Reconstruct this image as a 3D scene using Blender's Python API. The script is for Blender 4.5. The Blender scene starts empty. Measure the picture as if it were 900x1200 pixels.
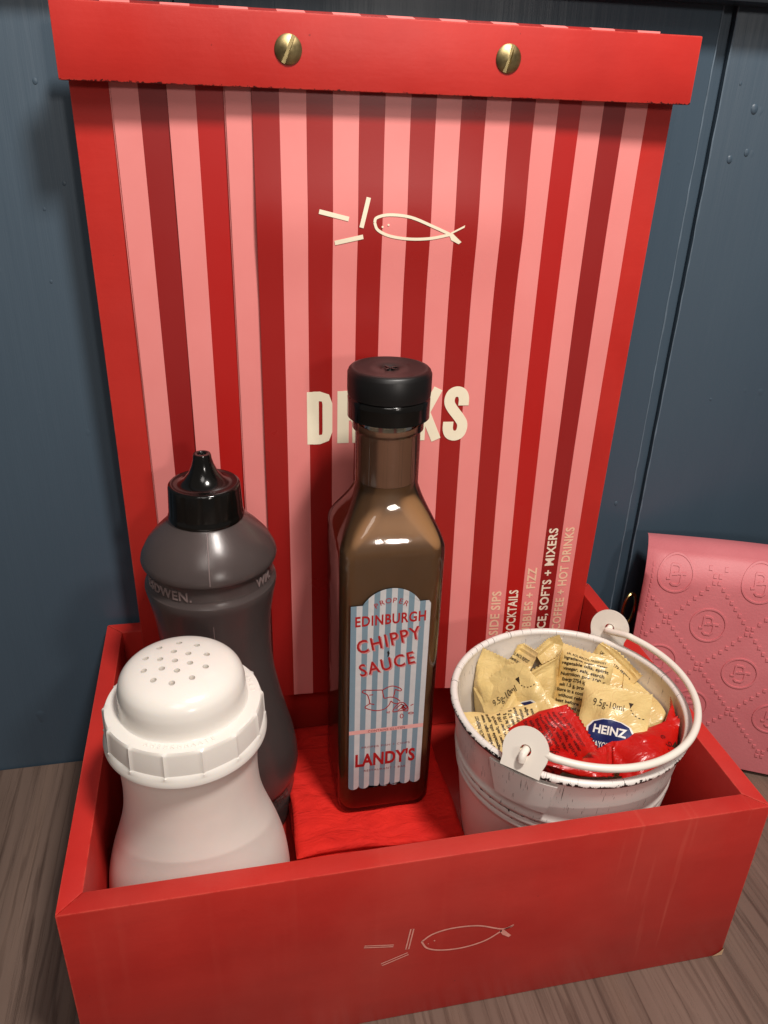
import bpy, bmesh, math, random
import numpy as np
from mathutils import Vector, Matrix
random.seed(7); np.random.seed(7)
R = math.radians
SC = bpy.context.scene
COL = SC.collection

# ------------------------------------------------------------------ camera
FPX = 927.29                       # focal length in pixels of a 900 x 1200 frame
PITCH, ROLL, YAW = 0.4632, 0.0341, -0.2190
CAM = np.array([0.0720, -0.2136, 0.3700])
def cam_axes():
    cy, sy = math.cos(YAW), math.sin(YAW)
    f = np.array([-sy*math.cos(PITCH), cy*math.cos(PITCH), -math.sin(PITCH)])
    r = np.array([cy, sy, 0.0]); u = np.cross(r, f)
    c, s = math.cos(ROLL), math.sin(ROLL)
    return c*r + s*u, -s*r + c*u, f
AX, AY, AZ = cam_axes()
def ray(px, py): return AX*(px-450)/FPX + AY*(600-py)/FPX + AZ
def on_z(px, py, z):
    d = ray(px, py); return CAM + d*(z-CAM[2])/d[2]
cd = bpy.data.cameras.new('camera'); co = bpy.data.objects.new('camera', cd); COL.objects.link(co)
cd.sensor_fit = 'VERTICAL'; cd.sensor_height = 24.0; cd.lens = FPX*24.0/1200.0
cd.clip_start = 0.01; cd.clip_end = 50
m = Matrix.Identity(4)
for i in range(3):
    m[i][0], m[i][1], m[i][2], m[i][3] = AX[i], AY[i], -AZ[i], CAM[i]
co.matrix_world = m
SC.camera = co

# ------------------------------------------------------------------ light
w = bpy.data.worlds.new('World'); SC.world = w; w.use_nodes = True
bg = w.node_tree.nodes['Background']; bg.inputs[0].default_value = (1.0, 0.91, 0.85, 1); bg.inputs[1].default_value = 0.11
def lamp(name, loc, target, size, power, color):
    l = bpy.data.lights.new(name, 'AREA'); l.shape = 'DISK'; l.size = size; l.energy = power; l.color = color
    o = bpy.data.objects.new(name, l); COL.objects.link(o); o.location = loc
    o.rotation_euler = (Vector(target)-Vector(loc)).to_track_quat('-Z', 'Y').to_euler(); return o
lamp('ceiling_spotlight', (0.28, -0.25, 0.95), (0.15, 0.12, 0.22), 0.12, 7.3, (1.0, 0.935, 0.875))
lamp('soft_fill_light', (-0.10, -1.10, 1.45), (0.12, 0.10, 0.15), 0.60, 5.4, (1.0, 0.93, 0.87))  # added soft fill from behind and above the camera, no known fitting
lamp('gloss_light', (0.48, -1.40, 0.66), (0.15, 0.15, 0.30), 0.15, 4.0, (1.0, 0.92, 0.85))  # added behind the camera to put a gloss reflection on the menu page
SC.view_settings.view_transform = 'Standard'; SC.view_settings.look = 'None'
SC.view_settings.gamma = 1.0; SC.view_settings.exposure = 0.0; SC.view_settings.use_curve_mapping = False
SC.cycles.max_bounces = 12; SC.cycles.transmission_bounces = 12; SC.cycles.transparent_max_bounces = 12
SC.cycles.use_denoising = True
SC.cycles.caustics_reflective = False; SC.cycles.caustics_refractive = False

# ------------------------------------------------------------------ materials
def srgb(r, g, b):
    f = lambda c: (c/255/12.92) if c/255 <= 0.04045 else ((c/255+0.055)/1.055)**2.4
    return (f(r), f(g), f(b), 1)
class NT:
    def __init__(s, name):
        s.m = bpy.data.materials.new(name); s.m.use_nodes = True
        s.t = s.m.node_tree; s.b = s.t.nodes['Principled BSDF']; s.out = s.t.nodes['Material Output']
        s.tc = None
    def n(s, typ, **kw):
        nd = s.t.nodes.new(typ)
        for k, v in kw.items():
            if hasattr(nd, k): setattr(nd, k, v)
        return nd
    def l(s, a, b): s.t.links.new(a, b)
    def obj(s):
        if not s.tc: s.tc = s.n('ShaderNodeTexCoord')
        return s.tc.outputs['Object']
    def noise(s, scale, sx=(1, 1, 1), detail=4, rough=.55, dist=0):
        mp = s.n('ShaderNodeMapping'); mp.inputs['Scale'].default_value = sx; s.l(s.obj(), mp.inputs[0])
        nz = s.n('ShaderNodeTexNoise'); nz.inputs['Scale'].default_value = scale; nz.inputs['Detail'].default_value = detail
        nz.inputs['Roughness'].default_value = rough; nz.inputs['Distortion'].default_value = dist
        s.l(mp.outputs[0], nz.inputs['Vector']); return nz.outputs['Fac']
    def ramp(s, fac, stops, interp='LINEAR'):
        r = s.n('ShaderNodeValToRGB'); r.color_ramp.interpolation = interp
        el = r.color_ramp.elements
        while len(el) < len(stops): el.new(0.5)
        for e, (p, c) in zip(el, stops):
            e.position = p; e.color = c if hasattr(c, '__len__') else (c, c, c, 1)
        s.l(fac, r.inputs[0]); return r.outputs[0]
    def mix(s, fac, a, b, blend='MIX'):
        x = s.n('ShaderNodeMix'); x.data_type = 'RGBA'; x.blend_type = blend
        for sock, v in ((x.inputs[0], fac), (x.inputs[6], a), (x.inputs[7], b)):
            if hasattr(v, 'links') or hasattr(v, 'is_linked'): s.l(v, sock)
            else: sock.default_value = v
        return x.outputs[2]
    def math(s, op, a, b=None, c=None):
        x = s.n('ShaderNodeMath'); x.operation = op
        for i, v in enumerate((a, b, c)):
            if v is None: continue
            if hasattr(v, 'is_linked'): s.l(v, x.inputs[i])
            else: x.inputs[i].default_value = v
        return x.outputs[0]
    def xyz(s):
        x = s.n('ShaderNodeSeparateXYZ'); s.l(s.obj(), x.inputs[0]); return x.outputs
    def bump(s, h, strength=.3, dist=.001, prev=None):
        b = s.n('ShaderNodeBump'); b.inputs['Strength'].default_value = strength; b.inputs['Distance'].default_value = dist
        s.l(h, b.inputs['Height'])
        if prev: s.l(prev, b.inputs['Normal'])
        s.l(b.outputs[0], s.b.inputs['Normal']); return b.outputs[0]
    def col(s, c):
        if hasattr(c, 'is_linked'): s.l(c, s.b.inputs['Base Color'])
        else: s.b.inputs['Base Color'].default_value = c
    def set(s, **k):
        for a, v in k.items():
            i = s.b.inputs[a.replace('_', ' ')]
            if hasattr(v, 'is_linked'): s.l(v, i)
            else: i.default_value = v
def plain(name, c, rough=.5, var=0.06, scale=60, bump=0.0, bscale=300, **k):
    t = NT(name); t.set(Roughness=rough, **k)
    if var:
        n = t.noise(scale, detail=5)
        dark = tuple(v*(1-var*2) for v in c[:3])+(1,); lite = tuple(min(1, v*(1+var)) for v in c[:3])+(1,)
        t.col(t.ramp(n, [(.3, dark), (.7, lite)]))
        n2 = t.noise(scale*.5, detail=3)
        rr = t.n('ShaderNodeMapRange'); rr.inputs[3].default_value = max(0, rough-.08); rr.inputs[4].default_value = min(1, rough+.1)
        t.l(n2, rr.inputs[0]); t.set(Roughness=rr.outputs[0])
    else: t.col(c)
    if bump: t.bump(t.noise(bscale, detail=3), bump, .0004)
    return t.m

RED = srgb(204, 40, 28)
def edge_glint_and_wear(t, c):
    """edges painted lighter as if worn and catching light, small dark nicks and brush marks on painted wood"""
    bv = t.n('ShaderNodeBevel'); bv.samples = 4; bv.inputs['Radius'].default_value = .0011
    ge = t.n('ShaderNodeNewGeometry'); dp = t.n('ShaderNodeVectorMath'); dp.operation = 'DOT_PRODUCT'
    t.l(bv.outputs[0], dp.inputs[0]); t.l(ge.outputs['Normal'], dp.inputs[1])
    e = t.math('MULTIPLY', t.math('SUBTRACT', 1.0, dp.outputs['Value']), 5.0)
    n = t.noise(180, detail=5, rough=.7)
    c = t.mix(t.math('MINIMUM', t.math('MULTIPLY', e, t.ramp(n, [(.40, 0.0), (.62, 1.0)])), .5), c, srgb(226, 96, 80))  # pale band painted where edges would catch light, broken up by noise
    nick = t.ramp(t.noise(240, detail=2), [(.765, 0.0), (.785, .55)])
    return t.mix(nick, c, srgb(110, 20, 16))
def red_paint():
    t = NT('red_painted_wood')
    n = t.noise(22, detail=6); n2 = t.noise(9, (1, 1, .4), detail=4)
    c = t.ramp(n, [(.3, srgb(184, 36, 30)), (.7, srgb(200, 46, 38))])
    c = t.mix(t.ramp(n2, [(.45, 0.0), (.75, .5)]), c, srgb(190, 52, 43))
    t.col(edge_glint_and_wear(t, c)); t.set(Roughness=t.ramp(t.noise(14, detail=5), [(.3, .36), (.7, .58)]), Specular_IOR_Level=.5)
    b = t.bump(t.noise(90, (.12, 1, 1), detail=5, rough=.6), .16, .0008)
    t.bump(t.noise(420, detail=3), .14, .0003, b)
    return t.m
def red_front():                   # front panel: rubbed greasy patches and a few dried drips
    t = NT('red_painted_wood_worn')
    n = t.noise(16, (1, 1, 1.6), detail=6)
    c = t.ramp(n, [(.3, srgb(172, 34, 28)), (.72, srgb(194, 46, 38))])
    haze_ = t.ramp(t.noise(13, (1, 1, .5), detail=5), [(.48, 0.0), (.75, .30)])
    c = t.mix(haze_, c, srgb(192, 84, 72))
    dr = t.noise(1, (150, 1, 7), detail=2)
    x = t.xyz()
    right = t.math('SMOOTH_MIN', t.math('MULTIPLY', t.math('SUBTRACT', x[0], .19), 14.0), 1.0, .1)
    mask = t.math('MULTIPLY', t.ramp(dr, [(.60, 0.0), (.74, 1.0)]), t.math('MAXIMUM', right, 0.10))
    c = t.mix(t.math('MULTIPLY', mask, .42), c, srgb(224, 110, 92))
    t.col(edge_glint_and_wear(t, c))
    t.set(Roughness=t.ramp(t.noise(11, (1, 1, .7), detail=4), [(.35, .28), (.65, .54)]), Specular_IOR_Level=.5)
    b = t.bump(t.noise(90, (.10, 1, 1), detail=5, rough=.6), .20, .0008)
    t.bump(t.noise(420, detail=3), .14, .0003, b)
    return t.m
M = {}
def red_bar():
    m_ = red_paint(); m_.name = 'red_painted_bar'; t = NT.__new__(NT); t.m = m_; t.t = m_.node_tree; t.b = t.t.nodes['Principled BSDF']; t.tc = None
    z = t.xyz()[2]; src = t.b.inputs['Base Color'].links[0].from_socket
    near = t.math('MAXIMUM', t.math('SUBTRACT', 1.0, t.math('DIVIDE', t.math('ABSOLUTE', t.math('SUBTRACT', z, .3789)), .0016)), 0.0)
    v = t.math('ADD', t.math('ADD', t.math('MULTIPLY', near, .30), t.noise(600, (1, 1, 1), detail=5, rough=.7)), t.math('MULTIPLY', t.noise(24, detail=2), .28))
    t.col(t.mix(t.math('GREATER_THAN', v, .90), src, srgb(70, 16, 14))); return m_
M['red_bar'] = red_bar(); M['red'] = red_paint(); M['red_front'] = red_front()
M['logo_scratch'] = plain('scratched_logo', srgb(232, 158, 144), .6, .1, 300)
M['raw_wood'] = plain('bare_chipped_wood', srgb(214, 178, 140), .8, .1, 300)
M['brass'] = plain('aged_brass', srgb(172, 154, 110), .40, .2, 260, Metallic=1.0)
M['cream'] = plain('cream_print', srgb(254, 242, 214), .42, .02)
M['white_print'] = plain('pale_print', srgb(252, 232, 208), .45, .02)
M['peach_print'] = plain('peach_print', srgb(252, 208, 176), .45, .02)
STR0, PIT = 0.0357, 0.01151
def page_mat(name, dark, gloss):
    t = NT(name); x = t.xyz()
    k = t.math('FLOOR', t.math('DIVIDE', t.math('SUBTRACT', x[0], STR0), PIT))
    odd = t.math('MODULO', t.math('ADD', k, 40.0), 2.0)
    n = t.noise(30, detail=4)
    pk = t.ramp(n, [(.3, srgb(240, 141, 137)), (.7, srgb(244, 147, 143))])
    c = t.mix(odd, pk, dark); t.col(c)
    t.set(Roughness=t.ramp(t.noise(18, detail=5), [(.3, gloss), (.7, gloss+.12)]), Specular_IOR_Level=.55)
    t.bump(t.noise(900, detail=2), .05, .0002)
    return t.m
M['page_top'] = page_mat('striped_card_top', srgb(160, 30, 27), .26)
M['page_bright'] = page_mat('striped_card_bright', srgb(182, 24, 20), .34)
M['page_dark'] = page_mat('striped_card_dark', srgb(150, 27, 26), .36)
M['black_plastic'] = plain('black_plastic', (.0045, .004, .004, 1), .40, .1, 80)
M['black_gloss'] = plain('glossy_black_plastic', (.005, .0045, .004, 1), .14, .1, 80)
M['white_plastic'] = plain('white_plastic', srgb(236, 230, 222), .20, .025, 30, Subsurface_Weight=.12, Subsurface_Radius=(.004, .003, .002), Subsurface_Scale=1.0)
M['frosted_white'] = plain('frosted_white_plastic', srgb(234, 224, 215), .36, .03, 30, Subsurface_Weight=.2, Subsurface_Radius=(.006, .004, .003), Subsurface_Scale=1.0)
M['dark_hole'] = plain('shadowed_inside', srgb(120, 100, 84), .9, 0)
M['napkin'] = None
def napkin():
    t = NT('red_paper_napkin'); n = t.noise(70, (1, 1, 1), detail=6)
    t.col(t.ramp(n, [(.3, srgb(214, 24, 14)), (.7, srgb(236, 36, 22))])); t.set(Roughness=.85)
    b = t.bump(t.noise(45, (1, 2.2, 1), detail=5, dist=.9), .75, .004); t.bump(t.noise(1500, detail=2), .3, .0002, b); return t.m
M['napkin'] = napkin()
def glass():
    t = NT('clear_glass'); t.t.nodes.remove(t.b)
    tr = t.n('ShaderNodeBsdfTransparent'); tr.inputs[0].default_value = (.96, .965, .95, 1)
    gl = t.n('ShaderNodeBsdfGlossy'); gl.inputs['Roughness'].default_value = .06
    bp = t.n('ShaderNodeBump'); bp.inputs['Strength'].default_value = .18; bp.inputs['Distance'].default_value = .0012; t.l(t.noise(70, (1, 1, .6), detail=2), bp.inputs['Height']); t.l(bp.outputs[0], gl.inputs['Normal'])
    fr = t.n('ShaderNodeFresnel'); fr.inputs['IOR'].default_value = 1.5
    mx = t.n('ShaderNodeMixShader'); t.l(fr.outputs[0], mx.inputs[0]); t.l(tr.outputs[0], mx.inputs[1]); t.l(gl.outputs[0], mx.inputs[2])
    t.l(mx.outputs[0], t.out.inputs[0]); return t.m
M['glass'] = glass()
def sauce():
    t = NT('brown_sauce'); n = t.noise(40, (1, 1, .4), detail=5)
    t.col(t.ramp(n, [(.3, srgb(150, 106, 68)), (.7, srgb(164, 118, 78))])); t.set(Roughness=.5, Subsurface_Weight=.3, Subsurface_Radius=(.006, .004, .002), Subsurface_Scale=1.0); return t.m
M['sauce'] = sauce()
def film():
    t = NT('sauce_smear'); t.col(srgb(206, 148, 116)); t.set(Roughness=.5)
    n = t.noise(60, (1, 1, .35), detail=5); t.set(Alpha=t.ramp(n, [(.3, .80), (.7, .97)])); return t.m
M['film'] = film()
def label_mat():
    t = NT('label_print'); x = t.xyz()
    k = t.math('FLOOR', t.math('DIVIDE', t.math('ADD', x[0], .0195), .0195/7))
    odd = t.math('MODULO', t.math('ADD', k, 40.0), 2.0)
    n = t.noise(200, detail=4)
    c = t.mix(odd, srgb(124, 150, 164), srgb(208, 208, 208))
    c = t.mix(t.ramp(n, [(.35, .0), (.8, .16)]), c, srgb(120, 120, 120)); t.col(c); t.set(Roughness=.45); return t.m
M['label'] = label_mat()
M['label_red'] = plain('label_red_ink', srgb(176, 30, 30), .5, .05)
M['label_shadow'] = plain('label_shadow_ink', srgb(206, 138, 136), .5, .02)
M['label_maroon'] = plain('label_fine_ink', srgb(146, 58, 62), .5, .02)
M['label_pink'] = plain('label_pink_band', srgb(236, 176, 170), .5, .02)
M['label_black'] = plain('label_tear', srgb(30, 22, 20), .6, 0)
def squeeze():
    t = NT('smoky_translucent_plastic'); n = t.noise(24, detail=4)
    t.col(t.ramp(n, [(.3, srgb(172, 153, 150)), (.7, srgb(186, 167, 164))]))
    t.set(Roughness=.27, IOR=1.42, Transmission_Weight=.86); t.bump(t.noise(500, detail=2), .06, .0003); return t.m
M['squeeze'] = squeeze()
M['raised_letters'] = plain('frosted_lettering_lightened', srgb(128, 110, 108), .4, .04)  # lighter than the bottle plastic, painting in light scattered by raised lettering and seams
M['stain'] = plain('vinegar_stained_plastic', srgb(92, 76, 74), .5, .06, 40)
M['vinegar'] = plain('dark_vinegar', srgb(52, 40, 40), .35, .05)
def enamel():
    t = NT('chipped_white_enamel'); x = t.xyz()
    base = t.ramp(t.noise(20, detail=5), [(.3, srgb(226, 219, 211)), (.7, srgb(238, 232, 226))])
    z = x[2]
    rad = t.math('SQRT', t.math('ADD', t.math('MULTIPLY', x[0], x[0]), t.math('MULTIPLY', x[1], x[1])))
    def band(z0, hw):
        return t.math('MAXIMUM', t.math('SUBTRACT', 1.0, t.math('DIVIDE', t.math('ABSOLUTE', t.math('SUBTRACT', z, z0)), hw)), 0.0)
    edge = t.math('MAXIMUM', band(.1065, .0032), t.math('MAXIMUM', t.math('MULTIPLY', band(.0755, .0014), .78), t.math('MULTIPLY', band(.0705, .0014), .72)))
    out = t.math('GREATER_THAN', rad, .0545)
    clus = t.ramp(t.noise(34, detail=2), [(.38, 0.0), (.62, 1.0)])
    fine = t.noise(420, (1, 1, .55), detail=5, rough=.7)
    v = t.math('ADD', t.math('MULTIPLY', edge, .34), t.math('MULTIPLY', clus, .10))
    v = t.math('ADD', v, fine)
    chip = t.math('MULTIPLY', t.math('GREATER_THAN', v, .79), t.math('MULTIPLY', t.math('GREATER_THAN', t.math('SUBTRACT', rad, t.math('MULTIPLY', z, .1195)), .04365), t.math('LESS_THAN', z, .1082)))
    # hair-thin vertical scratches on the outside
    ang = t.math('ARCTAN2', x[1], x[0])
    cv = t.n('ShaderNodeCombineXYZ'); t.l(t.math('MULTIPLY', ang, 60.0), cv.inputs[0]); t.l(t.math('MULTIPLY', z, 60.0), cv.inputs[1])
    sc = t.n('ShaderNodeTexNoise'); sc.inputs['Scale'].default_value = 1.6; sc.inputs['Detail'].default_value = 5; t.l(cv.outputs[0], sc.inputs['Vector'])
    scr = t.math('MULTIPLY', t.math('GREATER_THAN', sc.outputs[0], .655), t.math('MULTIPLY', t.math('GREATER_THAN', z, .078), t.math('GREATER_THAN', rad, .0537)))
    chip = t.math('MAXIMUM', chip, t.math('MULTIPLY', scr, .8))
    t.col(t.mix(chip, base, srgb(26, 23, 22))); t.set(Roughness=.34)
    t.bump(t.math('SUBTRACT', 1.0, chip), .5, .0004); return t.m
M['enamel'] = enamel()
M['enamel_plain'] = plain('white_enamel', srgb(234, 225, 212), .34, .04, 60)
def worn_wire():
    t = NT('worn_white_wire'); n = t.noise(300, detail=5, rough=.7); c = t.noise(50, detail=2)
    chip = t.math('GREATER_THAN', t.math('ADD', n, t.math('MULTIPLY', c, .4)), .93)
    t.col(t.mix(chip, srgb(236, 228, 216), srgb(30, 26, 24))); t.set(Roughness=.36); return t.m
M['wire'] = worn_wire()
def foil(name, a, b):
    t = NT(name); t.col(t.ramp(t.noise(60, detail=4), [(.3, a), (.7, b)]))
    t.set(Roughness=.29, Specular_IOR_Level=.6)
    t.bump(t.noise(150, (1, 1.6, 1), detail=3, dist=1.0), .5, .0016); return t.m
M['cream_foil'] = foil('cream_sachet_foil', srgb(216, 186, 122), srgb(230, 204, 140))
M['red_foil'] = foil('red_sachet_foil', srgb(184, 16, 10), srgb(204, 26, 16))
M['ink'] = plain('dark_brown_ink', srgb(52, 38, 24), .5, 0)
M['navy'] = plain('navy_print', srgb(22, 36, 92), .45, .03)
M['white_ink'] = plain('white_ink', srgb(238, 236, 228), .45, 0)
M['red_ink'] = plain('dark_red_ink', srgb(96, 8, 8), .5, 0)
def leather():
    t = NT('pink_leather'); n = t.noise(30, detail=5)
    t.col(t.ramp(n, [(.3, srgb(204, 112, 118)), (.7, srgb(214, 124, 129))])); t.set(Roughness=.54)
    b = t.bump(t.noise(700, detail=4), .35, .0004); return t.m
M['leather'] = leather()
M['leather_side'] = plain('rose_leather_gusset', srgb(150, 62, 70), .5, .05, 200, .3)
M['thread'] = plain('pink_thread', srgb(200, 96, 104), .7, 0)
M['gold'] = plain('pale_gold_metal', srgb(206, 178, 120), .22, .1, 300, Metallic=1.0)
def wall_paint():
    t = NT('blue_grey_wall_paint'); n = t.noise(6, (1, 1, .3), detail=5)
    t.col(t.ramp(n, [(.3, srgb(60, 76, 90)), (.7, srgb(68, 85, 99))]))
    t.set(Roughness=t.ramp(t.noise(9, (2, 1, .3), detail=4), [(.3, .36), (.7, .52)]), Specular_IOR_Level=.5)
    b = t.bump(t.noise(60, (2.6, 1, .09), detail=5, rough=.65), .22, .0013)
    b2 = t.bump(t.ramp(t.noise(70, (1, 1, .8), detail=1), [(.76, 0.0), (.82, 1.0)]), .5, .0006, b)
    return t.m
M['wall'] = wall_paint()
M['ridge'] = plain('lit_ridge_paint', srgb(104, 120, 134), .4, .12, 120)  # paler than the wall paint so the groove lips seem to catch light
def wood():
    t = NT('brown_wood_grain')
    big = t.noise(9, (2.2, .28, 1), detail=4, dist=1.2)
    fine = t.noise(120, (2.6, .05, 1), detail=7, rough=.66, dist=.5)
    c = t.ramp(big, [(.3, srgb(100, 82, 72)), (.7, srgb(122, 102, 91))])
    pores = t.ramp(fine, [(.34, .6), (.46, 0.0)])
    c = t.mix(pores, c, srgb(58, 43, 36))
    streak = t.ramp(t.noise(30, (1.7, .06, 1), detail=3, dist=.8), [(.55, 0.0), (.75, .35)])
    c = t.mix(streak, c, srgb(132, 108, 92)); t.col(c)
    mp = t.n('ShaderNodeMapping'); mp.inputs['Scale'].default_value = (1, .10, 1); t.l(t.obj(), mp.inputs[0])
    wv = t.n('ShaderNodeTexWave'); wv.wave_type = 'BANDS'; wv.bands_direction = 'X'; t.l(mp.outputs[0], wv.inputs['Vector'])
    for nm, v_ in (('Scale', 34.0), ('Distortion', 9.0), ('Detail', 5.0), ('Detail Scale', 1.3), ('Detail Roughness', .62)): wv.inputs[nm].default_value = v_
    ln = t.math('MULTIPLY', t.ramp(wv.outputs['Fac'], [(.02, 1.0), (.22, 0.0)]), t.ramp(t.noise(26, (1, .3, 1), detail=3), [(.40, 0.0), (.62, .48)]))
    t.col(t.mix(ln, c, srgb(62, 45, 37)))
    t.set(Roughness=.48)
    t.bump(t.ramp(fine, [(.34, 0.0), (.5, 1.0)]), .5, .0006); return t.m
M['wood'] = wood()
M['trim'] = plain('dark_painted_trim', srgb(34, 40, 46), .45, .05)

# ------------------------------------------------------------------ mesh helpers
def mesh_obj(name, V, F, mat, parent=None, smooth=True, angle=35):
    me = bpy.data.meshes.new(name); me.from_pydata([tuple(map(float, v)) for v in V], [], F); me.update()
    bm = bmesh.new(); bm.from_mesh(me); bmesh.ops.recalc_face_normals(bm, faces=bm.faces); bm.to_mesh(me); bm.free()
    return link(name, me, mat, parent, smooth, angle)
def link(name, me, mat, parent=None, smooth=True, angle=35):
    me.name = name
    if mat: me.materials.append(mat)
    if smooth:
        for p in me.polygons: p.use_smooth = True
        me.set_sharp_from_angle(angle=R(angle))
    o = bpy.data.objects.new(name, me); COL.objects.link(o)
    if parent: o.parent = parent
    return o
def bm_obj(name, bm, mat, parent=None, smooth=True, angle=35):
    me = bpy.data.meshes.new(name); bmesh.ops.recalc_face_normals(bm, faces=bm.faces); bm.to_mesh(me); bm.free()
    return link(name, me, mat, parent, smooth, angle)
def thing(name, label, cat, loc=(0, 0, 0), rz=0, group=None):
    o = bpy.data.objects.new(name, None); COL.objects.link(o); o.location = loc; o.rotation_euler = (0, 0, rz)
    o.empty_display_size = .02
    return tag(o, label, cat, group)
def tag(o, label, cat, group=None):
    o['label'] = label; o['category'] = cat
    if group: o['group'] = group
    return o
def structure(o): o['kind'] = 'structure'; return o
def prism_bm(poly, z0, z1, bev=.0008, seg=2):
    bm = bmesh.new()
    a = [bm.verts.new((x, y, z0)) for x, y in poly]; b = [bm.verts.new((x, y, z1)) for x, y in poly]
    bm.faces.new(a[::-1]); bm.faces.new(b); n = len(poly)
    for i in range(n): bm.faces.new((a[i], a[(i+1) % n], b[(i+1) % n], b[i]))
    bmesh.ops.recalc_face_normals(bm, faces=bm.faces)
    if bev: bmesh.ops.bevel(bm, geom=list(bm.edges), offset=bev, segments=seg, affect='EDGES', profile=.6)
    return bm
def box_bm(x0, x1, y0, y1, z0, z1, bev=.0008): return prism_bm([(x0, y0), (x1, y0), (x1, y1), (x0, y1)], z0, z1, bev)
def lathe(prof, seg=96, rfun=None, cap0=False, cap1=False):
    V, F = [], []; n = len(prof)
    for r, z in prof:
        for k in range(seg):
            a = 2*math.pi*k/seg; rr = r*(rfun(a, z) if rfun else 1)
            V.append((rr*math.cos(a), rr*math.sin(a), z))
    for i in range(n-1):
        for k in range(seg):
            k2 = (k+1) % seg; F.append((i*seg+k, i*seg+k2, (i+1)*seg+k2, (i+1)*seg+k))
    if cap0: F.append(tuple(range(seg))[::-1])
    if cap1: F.append(tuple((n-1)*seg+k for k in range(seg)))
    return V, F
def cr(pts, per=8):
    """smooth curve through the given points"""
    P = [np.array(p, float) for p in pts]; P = [2*P[0]-P[1]] + P + [2*P[-1]-P[-2]]; out = []
    for i in range(1, len(P)-2):
        for k in range(per):
            t = k/per
            out.append(.5*((2*P[i]) + (-P[i-1]+P[i+1])*t + (2*P[i-1]-5*P[i]+4*P[i+1]-P[i+2])*t*t + (-P[i-1]+3*P[i]-3*P[i+1]+P[i+2])*t**3))
    out.append(P[-2]); return out
def tube(path, r, seg=10, closed=False):
    P = [np.array(p, float) for p in path]; n = len(P); V, F = [], []
    up = np.array([0.0, 0, 1]); last = None
    for i in range(n):
        if closed: d = P[(i+1) % n]-P[i-1]
        else: d = P[min(i+1, n-1)]-P[max(i-1, 0)]
        d = d/(np.linalg.norm(d)+1e-12)
        if last is None:
            a = np.cross(d, up)
            if np.linalg.norm(a) < .1: a = np.cross(d, [1., 0, 0])
        else: a = last-d*np.dot(last, d)
        a = a/np.linalg.norm(a); b = np.cross(d, a); last = a
        rr = r[i] if hasattr(r, '__len__') else r
        for k in range(seg):
            t = 2*math.pi*k/seg; V.append(P[i]+rr*(a*math.cos(t)+b*math.sin(t)))
    for i in range(n if closed else n-1):
        j = (i+1) % n
        for k in range(seg):
            k2 = (k+1) % seg; F.append((i*seg+k, i*seg+k2, j*seg+k2, j*seg+k))
    if not closed: F.append(tuple(range(seg))[::-1]); F.append(tuple((n-1)*seg+k for k in range(seg)))
    return V, F
def join(*parts):
    V, F = [], []
    for v, f in parts:
        o = len(V); V += list(v); F += [tuple(i+o for i in q) for q in f]
    return V, F
def ribbon(pts, w, closed=False):
    """flat stroke along a 2-D line, in the plane (u, v)"""
    P = [np.array(p, float)[:2] for p in pts]; n = len(P); V, F = [], []
    for i in range(n):
        d = (P[(i+1) % n]-P[i-1]) if closed else (P[min(i+1, n-1)]-P[max(i-1, 0)])
        d = d/(np.linalg.norm(d)+1e-12); nn = np.array([-d[1], d[0]])*w/2
        V += [P[i]+nn, P[i]-nn]
    for i in range(n if closed else n-1):
        j = (i+1) % n; F.append((2*i, 2*i+1, 2*j+1, 2*j))
    return V, F
def poly2d(pts): return [np.array(p, float) for p in pts], [tuple(range(len(pts)))]
_tc = {}
def text2d(body, h, width=None, bold=0.0, space=1.0, xs=1.0):
    """flat lettering with capitals of height h; scaled to `width` when given; centred on x, baseline y=0"""
    key = (body, bold, space)
    if key not in _tc:
        c = bpy.data.curves.new('lettering', 'FONT'); c.body = body; c.size = 1.0; c.offset = bold; c.space_character = space
        c.resolution_u = 3; c.align_x = 'CENTER'
        o = bpy.data.objects.new('lettering', c); COL.objects.link(o)
        bpy.context.view_layer.update()
        me = o.evaluated_get(bpy.context.evaluated_depsgraph_get()).to_mesh()
        V = np.array([v.co[:2] for v in me.vertices]); F = [tuple(p.vertices) for p in me.polygons]
        bpy.data.objects.remove(o); bpy.data.curves.remove(c)
        _tc[key] = (V, F)
    V, F = _tc[key]; V = V.copy()
    s = h/.728; V = V*s
    V[:, 0] -= (V[:, 0].min()+V[:, 0].max())/2; V[:, 0] *= xs
    if width: V[:, 0] *= width/(V[:, 0].max()-V[:, 0].min())
    return [v for v in V], F
def place2d(VF, dx=0, dy=0, rot=0, s=1):
    V, F = VF; c, q = math.cos(rot), math.sin(rot)
    return [np.array([s*(v[0]*c-v[1]*q)+dx, s*(v[0]*q+v[1]*c)+dy]) for v in V], F
def mapped(VF, fn): return [fn(v[0], v[1]) for v in VF[0]], VF[1]
def split_long(VF, maxlen):
    """subdivide a flat mesh so that it can follow a curved surface"""
    V, F = VF; bm = bmesh.new(); vs = [bm.verts.new((v[0], v[1], 0)) for v in V]
    for f in F:
        try: bm.faces.new([vs[i] for i in f])
        except ValueError: pass
    bmesh.ops.triangulate(bm, faces=bm.faces)
    for _ in range(4):
        e = [e for e in bm.edges if e.calc_length() > maxlen]
        if not e: break
        bmesh.ops.subdivide_edges(bm, edges=e, cuts=1); bmesh.ops.triangulate(bm, faces=[f for f in bm.faces if len(f.verts) > 3])
    bm.verts.index_update(); V = [np.array(v.co[:2]) for v in bm.verts]; F = [tuple(v.index for v in f.verts) for f in bm.faces]; bm.free()
    return V, F
def print_obj(name, VF, fn, mat, parent): return mesh_obj(name, *mapped(VF, fn), mat, parent, smooth=False)
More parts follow.
